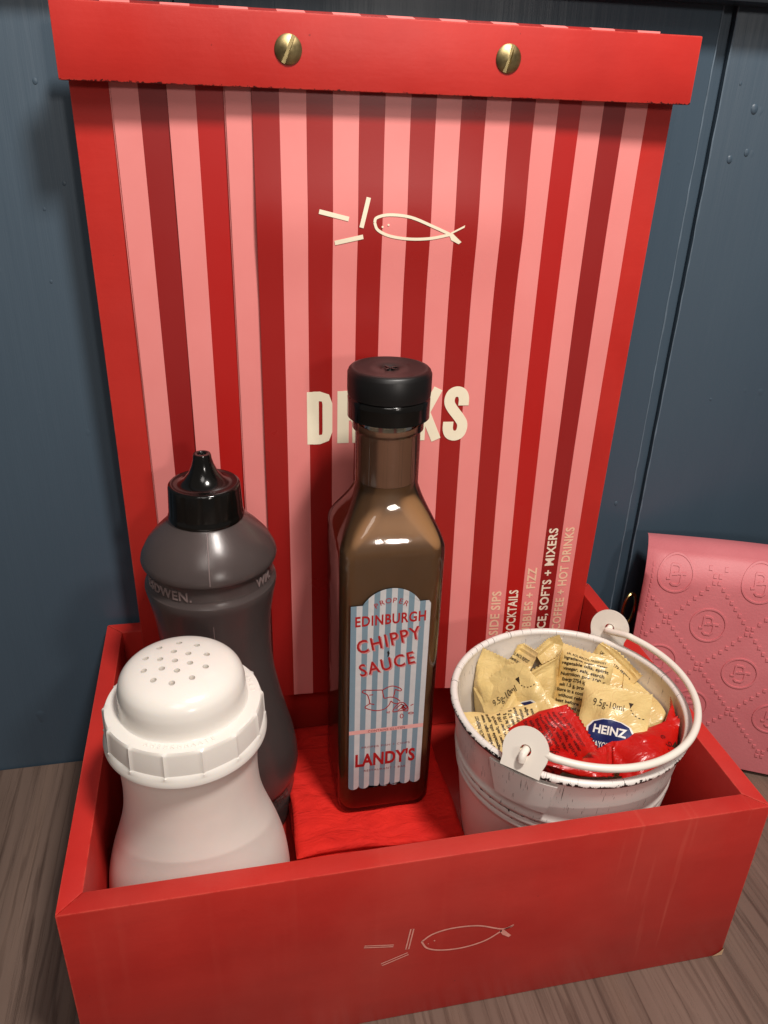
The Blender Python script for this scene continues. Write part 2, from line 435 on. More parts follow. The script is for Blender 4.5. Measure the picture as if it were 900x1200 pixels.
def boolean_cut(o, cutV, cutF):
    c = mesh_obj('cutter', cutV, cutF, None, None, False)
    bpy.context.view_layer.update(); c.matrix_world = o.matrix_world.copy()
    md = o.modifiers.new('cut', 'BOOLEAN'); md.object = c; md.solver = 'EXACT'; md.operation = 'DIFFERENCE'
    bpy.context.view_layer.update()
    me = bpy.data.meshes.new_from_object(o.evaluated_get(bpy.context.evaluated_depsgraph_get()))
    o.modifiers.clear(); old = o.data; o.data = me; bpy.data.meshes.remove(old); bpy.data.objects.remove(c)
    for p in me.polygons: p.use_smooth = True
    me.set_sharp_from_angle(angle=R(32))

# ------------------------------------------------------------------ setting: table and panelled wall
W, D, H, T = 0.300, 0.190, 0.1019, 0.0092
WALL = D+.0035
tb = bm_obj('table_top', box_bm(-.75, 1.0, -.70, WALL-.0006, -.035, 0, .0015), M['wood']); structure(tb)
wl = bm_obj('wall', box_bm(-.9, 1.2, WALL+.0036, WALL+.05, -.4, .9, 0), M['wall']); structure(wl)
edges = [-.9, -.2065, .0600, .3255, .591, .857, 1.2]
for a, b in zip(edges[:-1], edges[1:]):
    o = bm_obj('plank', box_bm(a+.0038, b-.0038, WALL, WALL+.0038, -.395, .895, .0010), M['wall'], wl)
for e in edges[1:-1]:                 # ridges added along both groove lips, coloured lighter as if catching light
    for sgn in (-1, 1):
        rg0 = random.Random(int(e*1e4)+sgn); path, rad_ = [], []
        for i in range(90):
            z = -.1+i*.0062; path.append((e+sgn*(.0041+rg0.uniform(-.0002, .0002)), WALL+.0001, z)); rad_.append(.00035+.0003*rg0.random()**2)
        V, F = tube(path, rad_, 6); mesh_obj('lit_lip_ridge', V, F, M['ridge'], wl)
for px, py, rr0 in ((855, 187, .0018), (875, 179, .0017), (884, 128, .0022), (868, 98, .0009), (722, 590, .0013), (833, 468, .0009), (712, 510, .0010), (41, 95, .0012), (75, 215, .0010), (52, 245, .0008), (60, 330, .0008)):
    d_ = ray(px, py); p_ = CAM+d_*((WALL-CAM[1])/d_[1])          # runs and blisters in the wall paint
    V, F = lathe([(rr0, -.0002), (rr0*.8, rr0*.16), (rr0*.4, rr0*.28), (.00002, rr0*.32)], 14)
    o = mesh_obj('paint_blister', [(p_[0]+x, WALL-z, p_[2]+y*1.25) for x, y, z in V], F, M['wall'], wl)
bm_obj('rail', box_bm(-.88, 1.18, WALL-.016, WALL-.0002, .4225, .47, .002), M['trim'], wl)

# ------------------------------------------------------------------ the red condiment box
box = thing('condiment_box', 'red painted wooden condiment box with low tray and tall upright menu board', 'box', (0, 0, 0))
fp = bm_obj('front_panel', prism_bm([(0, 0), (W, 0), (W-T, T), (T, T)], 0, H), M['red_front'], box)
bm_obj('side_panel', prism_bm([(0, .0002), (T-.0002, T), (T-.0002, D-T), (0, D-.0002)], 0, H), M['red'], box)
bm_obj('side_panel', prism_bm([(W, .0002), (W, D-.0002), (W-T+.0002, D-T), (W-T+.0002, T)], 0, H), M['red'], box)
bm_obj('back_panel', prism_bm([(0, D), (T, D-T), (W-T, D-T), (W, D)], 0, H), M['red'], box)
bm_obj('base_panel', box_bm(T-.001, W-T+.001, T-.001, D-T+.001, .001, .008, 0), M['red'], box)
YB, LEAN = .1757, -.0192
def lean(bm):
    for v in bm.verts: v.co.y += LEAN*(v.co.z-H)
    return bm
def ly(z): return LEAN*(z-H)
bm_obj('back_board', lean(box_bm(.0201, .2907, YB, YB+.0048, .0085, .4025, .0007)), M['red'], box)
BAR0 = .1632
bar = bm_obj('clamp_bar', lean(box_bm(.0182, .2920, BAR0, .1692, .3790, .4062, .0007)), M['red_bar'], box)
for sx, sz, rot in ((.1083, .3932, 24), (.2024, .3938, 16)):
    V, F = lathe([(.0001, .0022), (.0012, .00205), (.0034, .0014), (.0050, .0008), (.0056, .0003), (.0056, -.0006)], 40, cap0=True, cap1=True)
    s = mesh_obj('screw', V, F, M['brass'], box)
    a = R(rot)
    slot = []
    for (x, y, z) in [(-.0008, -.008, .0004), (.0008, -.008, .0004), (.0008, .008, .0004), (-.0008, .008, .0004), (-.0008, -.008, .006), (.0008, -.008, .006), (.0008, .008, .006), (-.0008, .008, .006)]:
        slot.append((x*math.cos(a)+y*math.sin(a), -x*math.sin(a)+y*math.cos(a), z))
    boolean_cut(s, slot, [(3, 2, 1, 0), (4, 5, 6, 7), (0, 1, 5, 4), (1, 2, 6, 5), (2, 3, 7, 6), (3, 0, 4, 7)])
    s.location = (sx, BAR0+ly(sz)-.0001, sz); s.rotation_euler = (R(90), 0, 0)
# fish emblem scratched into the front panel
def fish(pts_rays, top, bot, tail1, tail2, w, eye, wr):
    parts = [ribbon([a, b], wr) for a, b in pts_rays]
    parts += [ribbon(cr(top, 8), w), ribbon(cr(bot, 8), w), poly2d(tail1), poly2d(tail2)]
    parts += [poly2d([(e[0]+e[2]*math.cos(t), e[1]+e[2]*math.sin(t)) for t in np.linspace(0, 2*math.pi, 9)[:-1]]) for e in eye]
    return join(*parts)
fb = fish([], [(.1427, .0510), (.1475, .0548), (.1560, .0565), (.1680, .0552), (.1795, .0502), (.1848, .0516)],
          [(.1427, .0510), (.1455, .0460), (.1520, .0430), (.1620, .0421), (.1720, .0442), (.1795, .0490)],
          [(.1783, .0488), (.1800, .0498), (.1848, .0514), (.1842, .0505)], [(.1783, .0492), (.1806, .0492), (.1842, .0448), (.1832, .0437), (.1800, .0462)], .00085, [(.1485, .0502, .0004), (.1458, .0488, .0003)], .0012)
def ray_outline(a, b, w):
    a, b = np.array(a), np.array(b); d = (b-a)/np.linalg.norm(b-a); n = np.array([-d[1], d[0]])*w/2
    return ribbon([a+n, b+n, b-n, a-n], .0006, True)
fb = join(fb, ray_outline((.1174, .0542), (.1302, .0516), .0011), ray_outline((.1364, .0476), (.1381, .0606), .0013), ray_outline((.1253, .0402), (.1369, .0446), .0014))
print_obj('fish_emblem', fb, lambda u, v: (u, -.00018, v), M['logo_scratch'], fp)
bm = bmesh.new()     # paint knocked off the lower corner
vs = [bm.verts.new(p) for p in [(W-.0055, -.00025, .0003), (W+.00025, -.00025, .0003), (W+.00025, -.00025, .0052), (W-.0018, -.00025, .0026), (W+.00025, .0030, .0003), (W+.00025, .0012, .0040)]]
bm.faces.new((vs[0], vs[1], vs[2], vs[3])); bm.faces.new((vs[1], vs[4], vs[5], vs[2]))
bm_obj('paint_chip', bm, M['raw_wood'], fp, False)

# ------------------------------------------------------------------ striped drinks menu clamped under the bar
menu = thing('drinks_menu', 'pink and red striped card menu lettered drinks, clamped under the red bar', 'menu', (0, .170, .05))
MY, MZ = .170, .05
PAGES = [(0, 21, .052, .006, 'page_dark'), (0.06, 20, .0515, .010, 'page_dark'), (2, 19, .052, .015, 'page_bright'), (4, 18, .0525, .020, 'page_bright'), (4.05, 17, .053, .024, 'page_top'), (5, 16, .0555, .030, 'page_top')]
def page_y(k, x, z):
    s = max(0., (x-STR0)/.2417-.08); t = max(0., (.372-z)/.32)
    y = YB-.0006-.0009*k - PAGES[k][3]*s**1.4*t**2.0
    y -= .0005*max(0, math.sin(z*26+k))*min(1, t*4)
    if k == 5: y -= .0022*math.exp(-((x-STR0-5*PIT)/.02)**2)*t**1.5 + .0019*math.exp(-((z-.330)/.024)**2)*min(1, t*6)
    return y + ly(z)
page_obj = []
for k, (i0, i1, zb, A, mt) in enumerate(PAGES):
    x0, x1 = STR0+i0*PIT, STR0+i1*PIT; nx, nz = 28, 44; V, F = [], []
    for th in (0, .0004):
        for j in range(nz+1):
            z = zb+(.4081-k*.0002-zb)*j/nz
            for i in range(nx+1):
                x = x0+(x1-x0)*i/nx; V.append((x, page_y(k, x, z)+th-MY, z-MZ))
    n = (nx+1)*(nz+1)
    for j in range(nz):
        for i in range(nx):
            a = j*(nx+1)+i; F.append((a, a+1, a+nx+2, a+nx+1)); F.append((n+a, n+a+nx+1, n+a+nx+2, n+a+1))
    per = [i for i in range(nx+1)]+[j*(nx+1)+nx for j in range(1, nz+1)]+[nz*(nx+1)+i for i in range(nx-1, -1, -1)]+[j*(nx+1) for j in range(nz-1, 0, -1)]
    for a, b in zip(per, per[1:]+per[:1]): F.append((a, n+a, n+b, b))
    page_obj.append(mesh_obj('page', V, F, M[mt], menu, True, 50))
def on_page(k, lift=.00022): return lambda u, v: (u, page_y(k, u, v)-lift-MY, v-MZ)
top = page_obj[5]
ff = fish([((.1214, .3308), (.1350, .3277)), ((.1409, .3240), (.1441, .3370)), ((.1286, .3172), (.1418, .3200))],
          [(.1470, .3262), (.1480, .3284), (.1540, .3297), (.1640, .3287), (.1750, .3247), (.1836, .3212)],
          [(.1470, .3262), (.1487, .3230), (.1545, .3204), (.1640, .3191), (.1740, .3194), (.1836, .3212)],
          [(.1828, .3208), (.1840, .3222), (.1905, .3254), (.1902, .3243)], [(.1826, .3218), (.1846, .3217), (.1893, .3178), (.1880, .3168), (.1842, .3186)], .0013, [(.1536, .3253, .0005), (.1508, .3244, .0005)], .0020)
print_obj('fish_emblem', split_long(ff, .004), on_page(5), M['cream'], top)
def heavy_word():
    """condensed heavy capitals D R I N K S, drawn stroke by stroke on a unit-high cell"""
    h, sw = .0282, .0060; out = []; x = .1150
    def add(pts, w=sw, curve=False):
        P = [(x+p[0], .2172+p[1]) for p in pts]; out.append(ribbon(cr(P, 6) if curve else P, w))
    e = sw/2
    def bowl(y0, y1, wd):     # outer contour of a bowl between two heights, as one filled outline
        r = .0042; xi = wd-e; y0 += sw*.4; y1 -= sw*.4
        add([(e, y1), (xi-r, y1), (xi-.0010, y1-.0010), (xi, y1-r), (xi, y0+r), (xi-.0010, y0+.0010), (xi-r, y0), (e, y0)], sw*.84)
    for ch in 'DRINKS':
        if ch == 'D': wd = .0134; add([(e, 0), (e, h)]); bowl(0, h, wd)
        if ch == 'R': wd = .0136; add([(e, 0), (e, h)]); bowl(h*.44, h, wd); add([(wd-e-.0012, h*.50), (wd-e, h*.40), (wd-e, h*.25), (wd-e+.0002, 0)], sw*.95)
        if ch == 'I': wd = sw; add([(e, 0), (e, h)])
        if ch == 'N': wd = .0146; add([(e, 0), (e, h)]); add([(wd-e, 0), (wd-e, h)]); add([(e+.0002, h-.001), (wd-e-.0002, .001)], sw*.8)
        if ch == 'K': wd = .0144; add([(e, 0), (e, h)]); add([(e+.0012, h*.44), (wd-e*.8, h)], sw*.82); add([(e+.0022, h*.58), (wd-e*.7, 0)], sw*.88)
        if ch == 'S':
            wd = .0136; xi = wd-e
            add([(xi, h*.66), (xi, h*.80), (xi-.0012, h*.895), (wd/2, h*.93), (e+.0012, h*.895), (e, h*.80), (e+.0002, h*.70), (e+.0018, h*.60), (wd/2, h*.51), (xi-.0016, h*.41), (xi, h*.31), (xi, h*.20), (xi-.0012, h*.105), (wd/2, h*.07), (e+.0012, h*.105), (e, h*.20), (e, h*.35)], sw*.93, True)
        x += wd+(.0021 if ch != 'K' else .0010)
    return out
V, F = [], []
for q, st in enumerate(heavy_word()): V, F = join((V, F), mapped(split_long(st, .004), on_page(5, .00012+.000012*q)))
mesh_obj('lettering', V, F, M['cream'], top, smooth=False)
for k, s, zt, mt in ((4, 'SEASIDE SIPS', .1205, 'peach_print'), (3, 'COCKTAILS', .1190, 'white_print'), (2, 'BUBBLES + FIZZ', .1318, 'peach_print'), (1, 'JUICE, SOFTS + MIXERS', .1560, 'white_print'), (0, 'COFFEE + HOT DRINKS', .1546, 'peach_print')):
    L = len(s)*(.0036 if k > 1 else .00385); xc = STR0+(16+4-k+.5)*PIT
    t = text2d(s, .0056, L, .026, 1.08)
    t = ([np.array([xc-(v[1]-.0027), zt-L/2+v[0]]) for v in t[0]], t[1])
    print_obj('lettering', split_long(t, .006), on_page(k), M[mt], page_obj[k])

# ------------------------------------------------------------------ red napkins in the tray
nap = thing('napkin_stack', 'stack of folded red paper napkins lying in the tray under the sauce bottle', 'napkins', (.142, .119, .008))
NX0, NX1, NY0, NY1 = -.0450, .0440, -.0465, .0480
nl = 6
for k in range(nl):
    z0 = k*.0036; dx, dy = random.uniform(-.0008, .0008), random.uniform(-.0012, .0012)
    if k == nl-1: dy = -.0012
    nx, ny = 40, 40; V, F = [], []
    def edge_r(u): return min(1, (min(u, 1-u)*2*.047/.0016))
    for side in (0, 1):
        for j in range(ny+1):
            for i in range(nx+1):
                u, v = i/nx, j/ny
                h = .0034*(.35+.65*math.sqrt(max(0, min(edge_r(u), edge_r(v)))))
                wob = .0009*math.sin(u*9+k*1.7)*math.sin(v*7+k)+.0005*math.sin(u*21+v*7+k)+.0004*abs(math.sin(v*19+u*4)) if k == nl-1 else 0
                bx = .0006*math.sin(v*11+k*2.1); by = .0012*math.sin(u*5+k*1.3)
                V.append((NX0+(NX1-NX0)*u+dx+bx, NY0+(NY1-NY0)*v+dy+by, z0+.0017+(h*.5+wob*(1 if side else 0))*(1 if side else -1)))
    n = (nx+1)*(ny+1)
    for j in range(ny):
        for i in range(nx):
            a = j*(nx+1)+i; F.append((a, a+nx+1, a+nx+2, a+1)); F.append((n+a, n+a+1, n+a+nx+2, n+a+nx+1))
    per = [i for i in range(nx+1)]+[j*(nx+1)+nx for j in range(1, ny+1)]+[ny*(nx+1)+i for i in range(nx-1, -1, -1)]+[j*(nx+1) for j in range(ny-1, 0, -1)]
    for a, b in zip(per, per[1:]+per[:1]): F.append((a, b, n+b, n+a))
    mesh_obj('napkin', V, F, M['napkin'], nap, True, 80)

# ------------------------------------------------------------------ square glass sauce bottle
bot = thing('sauce_bottle', 'square glass bottle of brown chippy sauce with black cap and striped label', 'bottle', (.1463, .1180, .0302))
def sq_section(hw, rc, z, round_=0.0, n=16):
    """rounded square that turns into a circle of radius hw as round_ goes to 1"""
    pts = []
    rc = rc+(hw-rc)*round_
    for q in range(4):
        cx, cy = [(1, 1), (-1, 1), (-1, -1), (1, -1)][q]
        for k in range(n):
            a = math.pi/2*q + math.pi/2*k/(n-1)
            pts.append((cx*(hw-rc)+rc*math.cos(a), cy*(hw-rc)+rc*math.sin(a), z))
    return pts
def loft(secs, cap0=True, cap1=True):
    V = [p for s in secs for p in s]; n = len(secs[0]); F = []
    for i in range(len(secs)-1):
        for k in range(n):
            k2 = (k+1) % n; F.append((i*n+k, i*n+k2, (i+1)*n+k2, (i+1)*n+k))
    if cap0: F.append(tuple(range(n))[::-1])
    if cap1: F.append(tuple((len(secs)-1)*n+k for k in range(n)))
    return V, F
HWB = .0252
def bottle_profile(off):
    o = off; P = []
    P.append((HWB-.0035-o, .006, 0+o, 0)); P.append((HWB-.0010-o, .007, .0010+o*.6, 0)); P.append((HWB-o, .0072, .0040+o*.3, 0))
    for z in np.linspace(.010, .158, 8): P.append((HWB-o, .0066, z, 0))
    for t in np.linspace(0.04, 1, 17):  # shoulder: flat slopes run in from the square body to the round neck
        z = .160+.0265*t; e = max(0, (t-.10)/.90)**1.35
        q = t*t*(3-2*t)*.55+t*.45
        hw = HWB+(.0150-HWB)*q
        P.append((hw-o, .0066, z, min(1, e)))
    for z in (.190, .198, .206, .2125): P.append((.0150-o, .0072, z, 1))
    return P
def sections(P): return [sq_section(hw, min(rc, hw*.98), z, rd) for hw, rc, z, rd in P]
outer = sections(bottle_profile(0)+[(.0163, .007, .2140, 1), (.0163, .007, .2175, 1), (.0150, .007, .2185, 1), (.0150, .007, .222, 1)])
inner = sections([p for p in bottle_profile(.0014)][1:])+sections([(.0122, .006, .222, 1)])
V1, F1 = loft(outer, True, False); V2, F2 = loft(inner, True, False)
F2 = [tuple(reversed(f)) for f in F2]
V, F = join((V1, F1), (V2, F2)); n = 64; a0 = len(V1)-n; b0 = len(V)-n
for k in range(n): F.append((a0+k, a0+(k+1) % n, b0+(k+1) % n, b0+k))
me_ = mesh_obj('glass_body', V, F, M['glass'], bot, True, 40)
P = [p for p in bottle_profile(.0013)][1:]; P = [p for p in P if p[2] < .1866]+[(.01365, .0072, .1885, 1)]
V, F = loft(sections(P)); mesh_obj('sauce_filling', V, F, M['sauce'], bot, True, 40)
V, F = lathe([(.01362, .1887), (.01362, .200), (.01362, .2155)], 48); mesh_obj('sauce_smear', V, F, M['film'], bot)
# cap: knurled upper skirt, gap, tamper ring
nr = 84
def knurl(a, z): return 1+.010*(abs(((a*nr/(2*math.pi)) % 1)-.5)*2) if .2318 < z < .2395 else 1.0
V, F = lathe(cr([(.0155, .2195), (.0183, .2197), (.0186, .2203), (.0186, .2280)], 4)+[np.array((.0182, .2287)), np.array((.0178, .2290)), np.array((.0177, .2305)), np.array((.0150, .2306))], 168)
cap = mesh_obj('cap', *lathe([(.0178, .2292), (.0186, .2294), (.0186, .2319), (.0186, .2321), (.0186, .2393), (.0185, .2396), (.0182, .2406), (.0174, .2414), (.0160, .2416), (.0148, .24125), (.0100, .2410), (.0046, .2409), (.0040, .24045), (.0018, .2403), (.0012, .2409), (.0001, .2409)], 168, knurl, cap0=True, cap1=True), M['black_plastic'], bot, True, 50)
mesh_obj('tamper_ring', V, F, M['black_gloss'], cap, True, 50)
for _k, (ang, ln_) in enumerate(((0.3, .0052), (2.1, .0046), (4.0, .005), (5.2, .004))):   # moulded scrap marks on top
    p0 = np.array([.0009*math.cos(ang), .0009*math.sin(ang)]); p1 = p0+ln_*.62*np.array([math.cos(ang), math.sin(ang)])
    V, F = tube([(p0[0], p0[1], .2408), (p1[0], p1[1], .2411)], [.0006, .00025], 6); mesh_obj('gate_mark', V, F, M['black_gloss'], cap)
# label
LW = .0195
FY = -HWB-.00030; BZ = .0302
def on_label(lift): return lambda u, v: (u-.0010, FY-lift, v-BZ)
pts = [(-LW, .0515)]
for s in range(7):
    cx = -LW+LW/7*(2*s+1)
    for t in np.linspace(math.pi, 2*math.pi, 9): pts.append((cx+LW/7*math.cos(t), .0512+LW/7*.95*math.sin(t)))
pts += [(LW, .0515), (LW-.0002, .1632), (LW-.0012, .1648), (.0140, .1648)]
for t in np.linspace(R(28), R(152), 21): pts.append((.0160*math.cos(t)*.985, .1572+.0160*math.sin(t)))
pts += [(-.0140, .1648), (-LW, .1648)]
bm = bmesh.new()
vs = []
for u, v in pts:
    p = (u-.0010+.0010, 0, 0)
    vs.append(bm.verts.new((u, FY, v-BZ)))
f = bm.faces.new(vs); bmesh.ops.triangulate(bm, faces=[f])
r = bmesh.ops.extrude_face_region(bm, geom=list(bm.faces)); bmesh.ops.translate(bm, verts=[v for v in r['geom'] if isinstance(v, bmesh.types.BMVert)], vec=(0, -.00012, 0))
lab = bm_obj('label', bm, M['label'], bot, False); lab.location.x = -.0010
L0 = .00020
def lp(name, VF, mat, lift=L0): return print_obj(name, VF, lambda u, v: (u, FY-lift, v-BZ), mat, lab)
# arched PROPER
parts = []
for ch, a in zip('PROPER', np.linspace(R(128), R(52), 6)):
    parts.append(place2d(text2d(ch, .0029, None, .004), .0105*math.cos(a)*1.02, .1548+.0105*math.sin(a), (a-math.pi/2)*.75))
lp('lettering', join(*parts), M['label_red'])
lp('lettering', place2d(text2d('EDINBURGH', .0058, .0345, .024, 1.1), 0, .1535, R(.6)), M['label_red'])
lp('lettering_shadow', place2d(text2d('CHIPPY', .0078, .0318, .010, 1.16), .0007, .1398, R(11)), M['label_shadow'], .00016)
lp('lettering', place2d(text2d('CHIPPY', .0078, .0318, .010, 1.16), 0, .1405, R(11)), M['label_red'], .00024)
lp('lettering_shadow', place2d(text2d('SAUCE', .0076, .0278, .010, 1.16), .0002, .1256, R(11)), M['label_shadow'], .00016)
lp('lettering', place2d(text2d('SAUCE', .0076, .0278, .010, 1.16), -.0005, .1263, R(11)), M['label_red'], .00024)
def dpx(p): x, y = p; return ((x-75)/645*.039-.0195, .0885+(530-60*(x-75)/645-y)*.0000640)
lines = [[(350, 108), (250, 107), (195, 105), (182, 125), (222, 150), (240, 200), (248, 238), (285, 248)], [(240, 155), (272, 152)],
         [(248, 238), (208, 270), (225, 290), (300, 312), (370, 300), (410, 260), (425, 222), (440, 235)],
         [(350, 108), (358, 160), (372, 190), (420, 180), (470, 195), (505, 225)],
         [(350, 108), (400, 80), (440, 72), (490, 90), (512, 110), (500, 122), (458, 105)], [(458, 105), (452, 150), (445, 178)],
         [(505, 235), (465, 280), (448, 330), (520, 320), (570, 325), (575, 290), (540, 245), (505, 235)],
         [(470, 300), (520, 258), (555, 310)], [(490, 318), (535, 275), (512, 250)], [(560, 300), (530, 285), (545, 320)], [(440, 235), (470, 248), (490, 240)],
         [(395, 325), (400, 342)], [(415, 322), (412, 344)], [(598, 272), (622, 258)]]
parts = [ribbon(cr([dpx(p) for p in ln], 5) if len(ln) > 2 else [dpx(p) for p in ln], .00050) for ln in lines]
for cx, cy, rx, ry in ((525, 376, 13, 21), (605, 349, 21, 9), (545, 290, 24, 22)):
    parts.append(ribbon([dpx((cx+rx*math.cos(t), cy+ry*math.sin(t))) for t in np.linspace(0, 2*math.pi, 17)[:-1]], .00042, True))
lp('line_drawing', join(*parts), M['label_red'])
lp('pink_band', poly2d([(-LW, .0868), (LW-.0001, .0868), (LW-.0001, .0893), (-LW, .0893)]), M['label_pink'], .00016)
lp('lettering', place2d(text2d('CONTAINS GLUTEN', .0015, .0195, .01, 1.1), 0, .0873), M['label_maroon'], .00022)
lp('lettering', place2d(text2d('PROPER FISH + CHIPS', .00135, .0255, 0, 1.15), 0, .0768), M['label_maroon'])
lp('lettering', place2d(text2d("LANDY'S", .0084, .0320, .034, 1.04), 0, .0648), M['label_red'])
lp('lettering', place2d(text2d('RESTAURANT + BAR', .00135, .0225, 0, 1.15), 0, .0606), M['label_maroon'])
lp('label_tear', poly2d([(-.0008, .1380), (.0001, .1362), (-.0004, .1345), (-.0011, .1340), (-.0009, .1358), (-.0013, .1366)]), M['label_black'], .00028)

# ------------------------------------------------------------------ squeeze bottle of vinegar
vin = thing('squeeze_bottle', 'smoky brown squeeze bottle of vinegar with black spout cap against the menu', 'bottle', (.0625, .1298, .0082))
VP = [(.0300, 0), (.0335, .0006), (.0355, .0028), (.0366, .0080), (.0372, .0180), (.0378, .0215), (.0376, .0225), (.0378, .0330), (.0396, .0345), (.0402, .0385), (.0398, .0460), (.0380, .0570), (.0350, .0690), (.0318, .0830), (.0292, .0980), (.0278, .1120), (.0276, .1250), (.0285, .1370), (.0300, .1470), (.0312, .1530), (.0317, .1558), (.0315, .1574), (.0302, .1592), (.0299, .1602), (.0299, .1665), (.0305, .1680), (.0320, .1694), (.0323, .1706), (.0318, .1728), (.0290, .1782), (.0250, .1830), (.0208, .1872), (.0178, .1898), (.0166, .1915), (.0160, .1935), (.0158, .1950)]
outer = [np.array(p) for p in VP]
V1, F1 = lathe(outer, 96, cap0=True); inn = [(r-.0011, z+(.0011 if i < 2 else 0)) for i, (r, z) in enumerate(VP)]
V2, F2 = lathe(inn, 96, cap0=True); F2 = [tuple(reversed(f)) for f in F2]
V, F = join((V1, F1), (V2, F2)); n = 96; a0 = len(V1)-n; b0 = len(V)-n
for k in range(n): F.append((a0+k, a0+(k+1) % n, b0+(k+1) % n, b0+k))
body = mesh_obj('body', V, F, M['squeeze'], vin, True, 28)
V, F = lathe([(r-.0016, z+(.0016 if i < 2 else 0)) for i, (r, z) in enumerate(VP) if z < .1595], 96, cap0=True, cap1=True)
mesh_obj('vinegar_filling', V, F, M['vinegar'], vin)
V, F = lathe([(r-.0017, z) for r, z in VP if .1595 < z < .1905], 96, cap0=True, cap1=True)
mesh_obj('stained_inside', V, F, M['stain'], vin)
def flute(a, z):
    q = (a*13/(2*math.pi)) % 1
    return 1-.030*math.exp(-((q-.5)/.06)**2) if .1945 < z < .2068 else 1.0
vc = mesh_obj('cap', *lathe([(.0160, .1906), (.0175, .1908), (.0177, .1922), (.0173, .1930), (.0172, .1946), (.0166, .2064), (.0164, .2072), (.0156, .2080), (.0146, .2079), (.0132, .2077), (.0116, .2082), (.0090, .2099), (.0066, .2130), (.0051, .2165), (.0043, .2195), (.0041, .2213), (.0038, .2221), (.0024, .2223), (.0019, .2219), (.0017, .2190), (.0001, .2188)], 132, flute, cap0=True, cap1=True), M['black_gloss'], vin, True, 55)
def wrap(r, th0, z0):     # th measured from the side that faces away from the wall
    return lambda u, v: ((r+.0004)*math.sin(th0+u/r), -(r+.0004)*math.cos(th0+u/r), z0+v)
def emboss(name, s, h, wd, r, th, z, mat, parent):
    V, F = split_long(text2d(s, h, wd, .004, 1.05), .002)
    bm = bmesh.new(); vs = [bm.verts.new(wrap(r, th, z)(*v)) for v in V]
    for f in F:
        try: bm.faces.new([vs[i] for i in f])
        except ValueError: pass
    ex = bmesh.ops.extrude_face_region(bm, geom=list(bm.faces))
    for v in ex['geom']:
        if isinstance(v, bmesh.types.BMVert):
            k = (r-.0006)/(r+.0004); v.co.x *= k; v.co.y *= k
    return bm_obj(name, bm, mat, parent, False)
emboss('lettering', 'ESDWEN.', .0050, .0280, .0299, R(-44), .1609, M['raised_letters'], body)
emboss('lettering', 'WM.', .0050, .0124, .0299, R(56), .1609, M['raised_letters'], body)
emboss('lettering', 'VATHO', .0050, .0200, .0377, R(45), .0255, M['squeeze'], body)
for z0, z1 in ((.1700, .1900), (.1150, .1500)):      # mould seam
    path = []
    for r_, z_ in VP:
        if z0 <= z_ <= z1: path.append((0.00, -r_-.0000, z_))
    if len(path) > 1:
        V, F = tube(path, .00022, 6); mesh_obj('mould_seam', V, F, M['raised_letters'], body)

# ------------------------------------------------------------------ white shaker
shk = thing('salt_shaker', 'white plastic salt shaker with domed pierced lid in the tray corner', 'shaker', (.0500, .0500, .0082))
SPr = [(.0330, 0), (.0360, .0006), (.0384, .0030), (.0400, .0150), (.0406, .0320), (.0407, .0430), (.0403, .0510), (.0391, .0600), (.0367, .0695), (.0336, .0790), (.0309, .0880), (.0291, .0970), (.0283, .1060), (.0282, .1130), (.0285, .1220), (.0288, .1310)]
V, F = lathe(cr(SPr, 4), 96, cap0=True, cap1=True); mesh_obj('body', V, F, M['frosted_white'], shk)
NF = 14
def facet(a, z):
    if .1362 < z < .1475:
        q = (a*NF/(2*math.pi)) % 1; p = math.pi/NF
        flat = math.cos(p)/math.cos((q-.5)*2*p)
        return 1-(1-flat)*.55 + .013*math.exp(-((min(q, 1-q))/.028)**2)
    return 1.0
lid = mesh_obj('lid', *lathe([(.0296, .1312), (.0322, .1314), (.0329, .1320), (.0330, .1336), (.0327, .1344), (.0326, .1350), (.0324, .1364), (.0320, .1369), (.0317, .1462), (.0315, .1470), (.0308, .1477), (.0294, .1480), (.0255, .1481)], 14*16, facet, cap0=True, cap1=True), M['white_plastic'], shk, True, 30)
dome_prof = cr([(.0262, .1477), (.0256, .1488), (.0254, .1508), (.0253, .1538), (.0249, .1575), (.0236, .1612), (.0206, .1641), (.0152, .1660), (.0080, .1670), (.0020, .1673)], 5)
V, F = lathe(dome_prof, 128, cap0=True, cap1=True)
dome = mesh_obj('dome', V, F, M['white_plastic'], lid, True, 40)
hp = [(390, 100), (452, 108), (320, 118), (371, 130), (422, 137), (487, 140), (272, 155), (323, 157), (375, 162), (428, 170), (265, 198), (329, 190), (382, 197), (483, 183), (299, 231), (364, 241), (435, 222)]
cv, cf = [], []
for a, b in hp:
    p = on_z(80+a/3, 720+b/3, .174)
    lx, ly_ = p[0]-.0500, p[1]-.0500
    for _ in range(4):
        rr = math.hypot(lx, ly_); zz = np.interp(-rr, [-q[0] for q in dome_prof], [q[1] for q in dome_prof])
        p = on_z(80+a/3, 720+b/3, zz+.0082); lx, ly_ = p[0]-.0500, p[1]-.0500
    if math.hypot(lx, ly_) > .0225: continue
    v, f = lathe([(.00125, .150), (.00125, .18)], 14, cap0=True, cap1=True)
    v = [(x+lx, y+ly_, z) for x, y, z in v]
    cv, cf = join((cv, cf), (v, f))
boolean_cut(dome, cv, cf)
emb = []
rr = random.Random(3)
for a in np.arange(-118, -62, 5.2):
    if rr.random() < .15: continue
    ch = rr.choice('FEAKMUTH')
    r0 = .0287; t = R(a)
    emb.append(place2d(text2d(ch, .0019, None, .0), r0*math.cos(t), r0*math.sin(t), t+math.pi/2))
for a in np.arange(2, 30, 6): emb.append(place2d(text2d(rr.choice('FEHL'), .0019), .0287*math.cos(R(a)), .0287*math.sin(R(a)), R(a)+math.pi/2))
V, F = join(*emb)
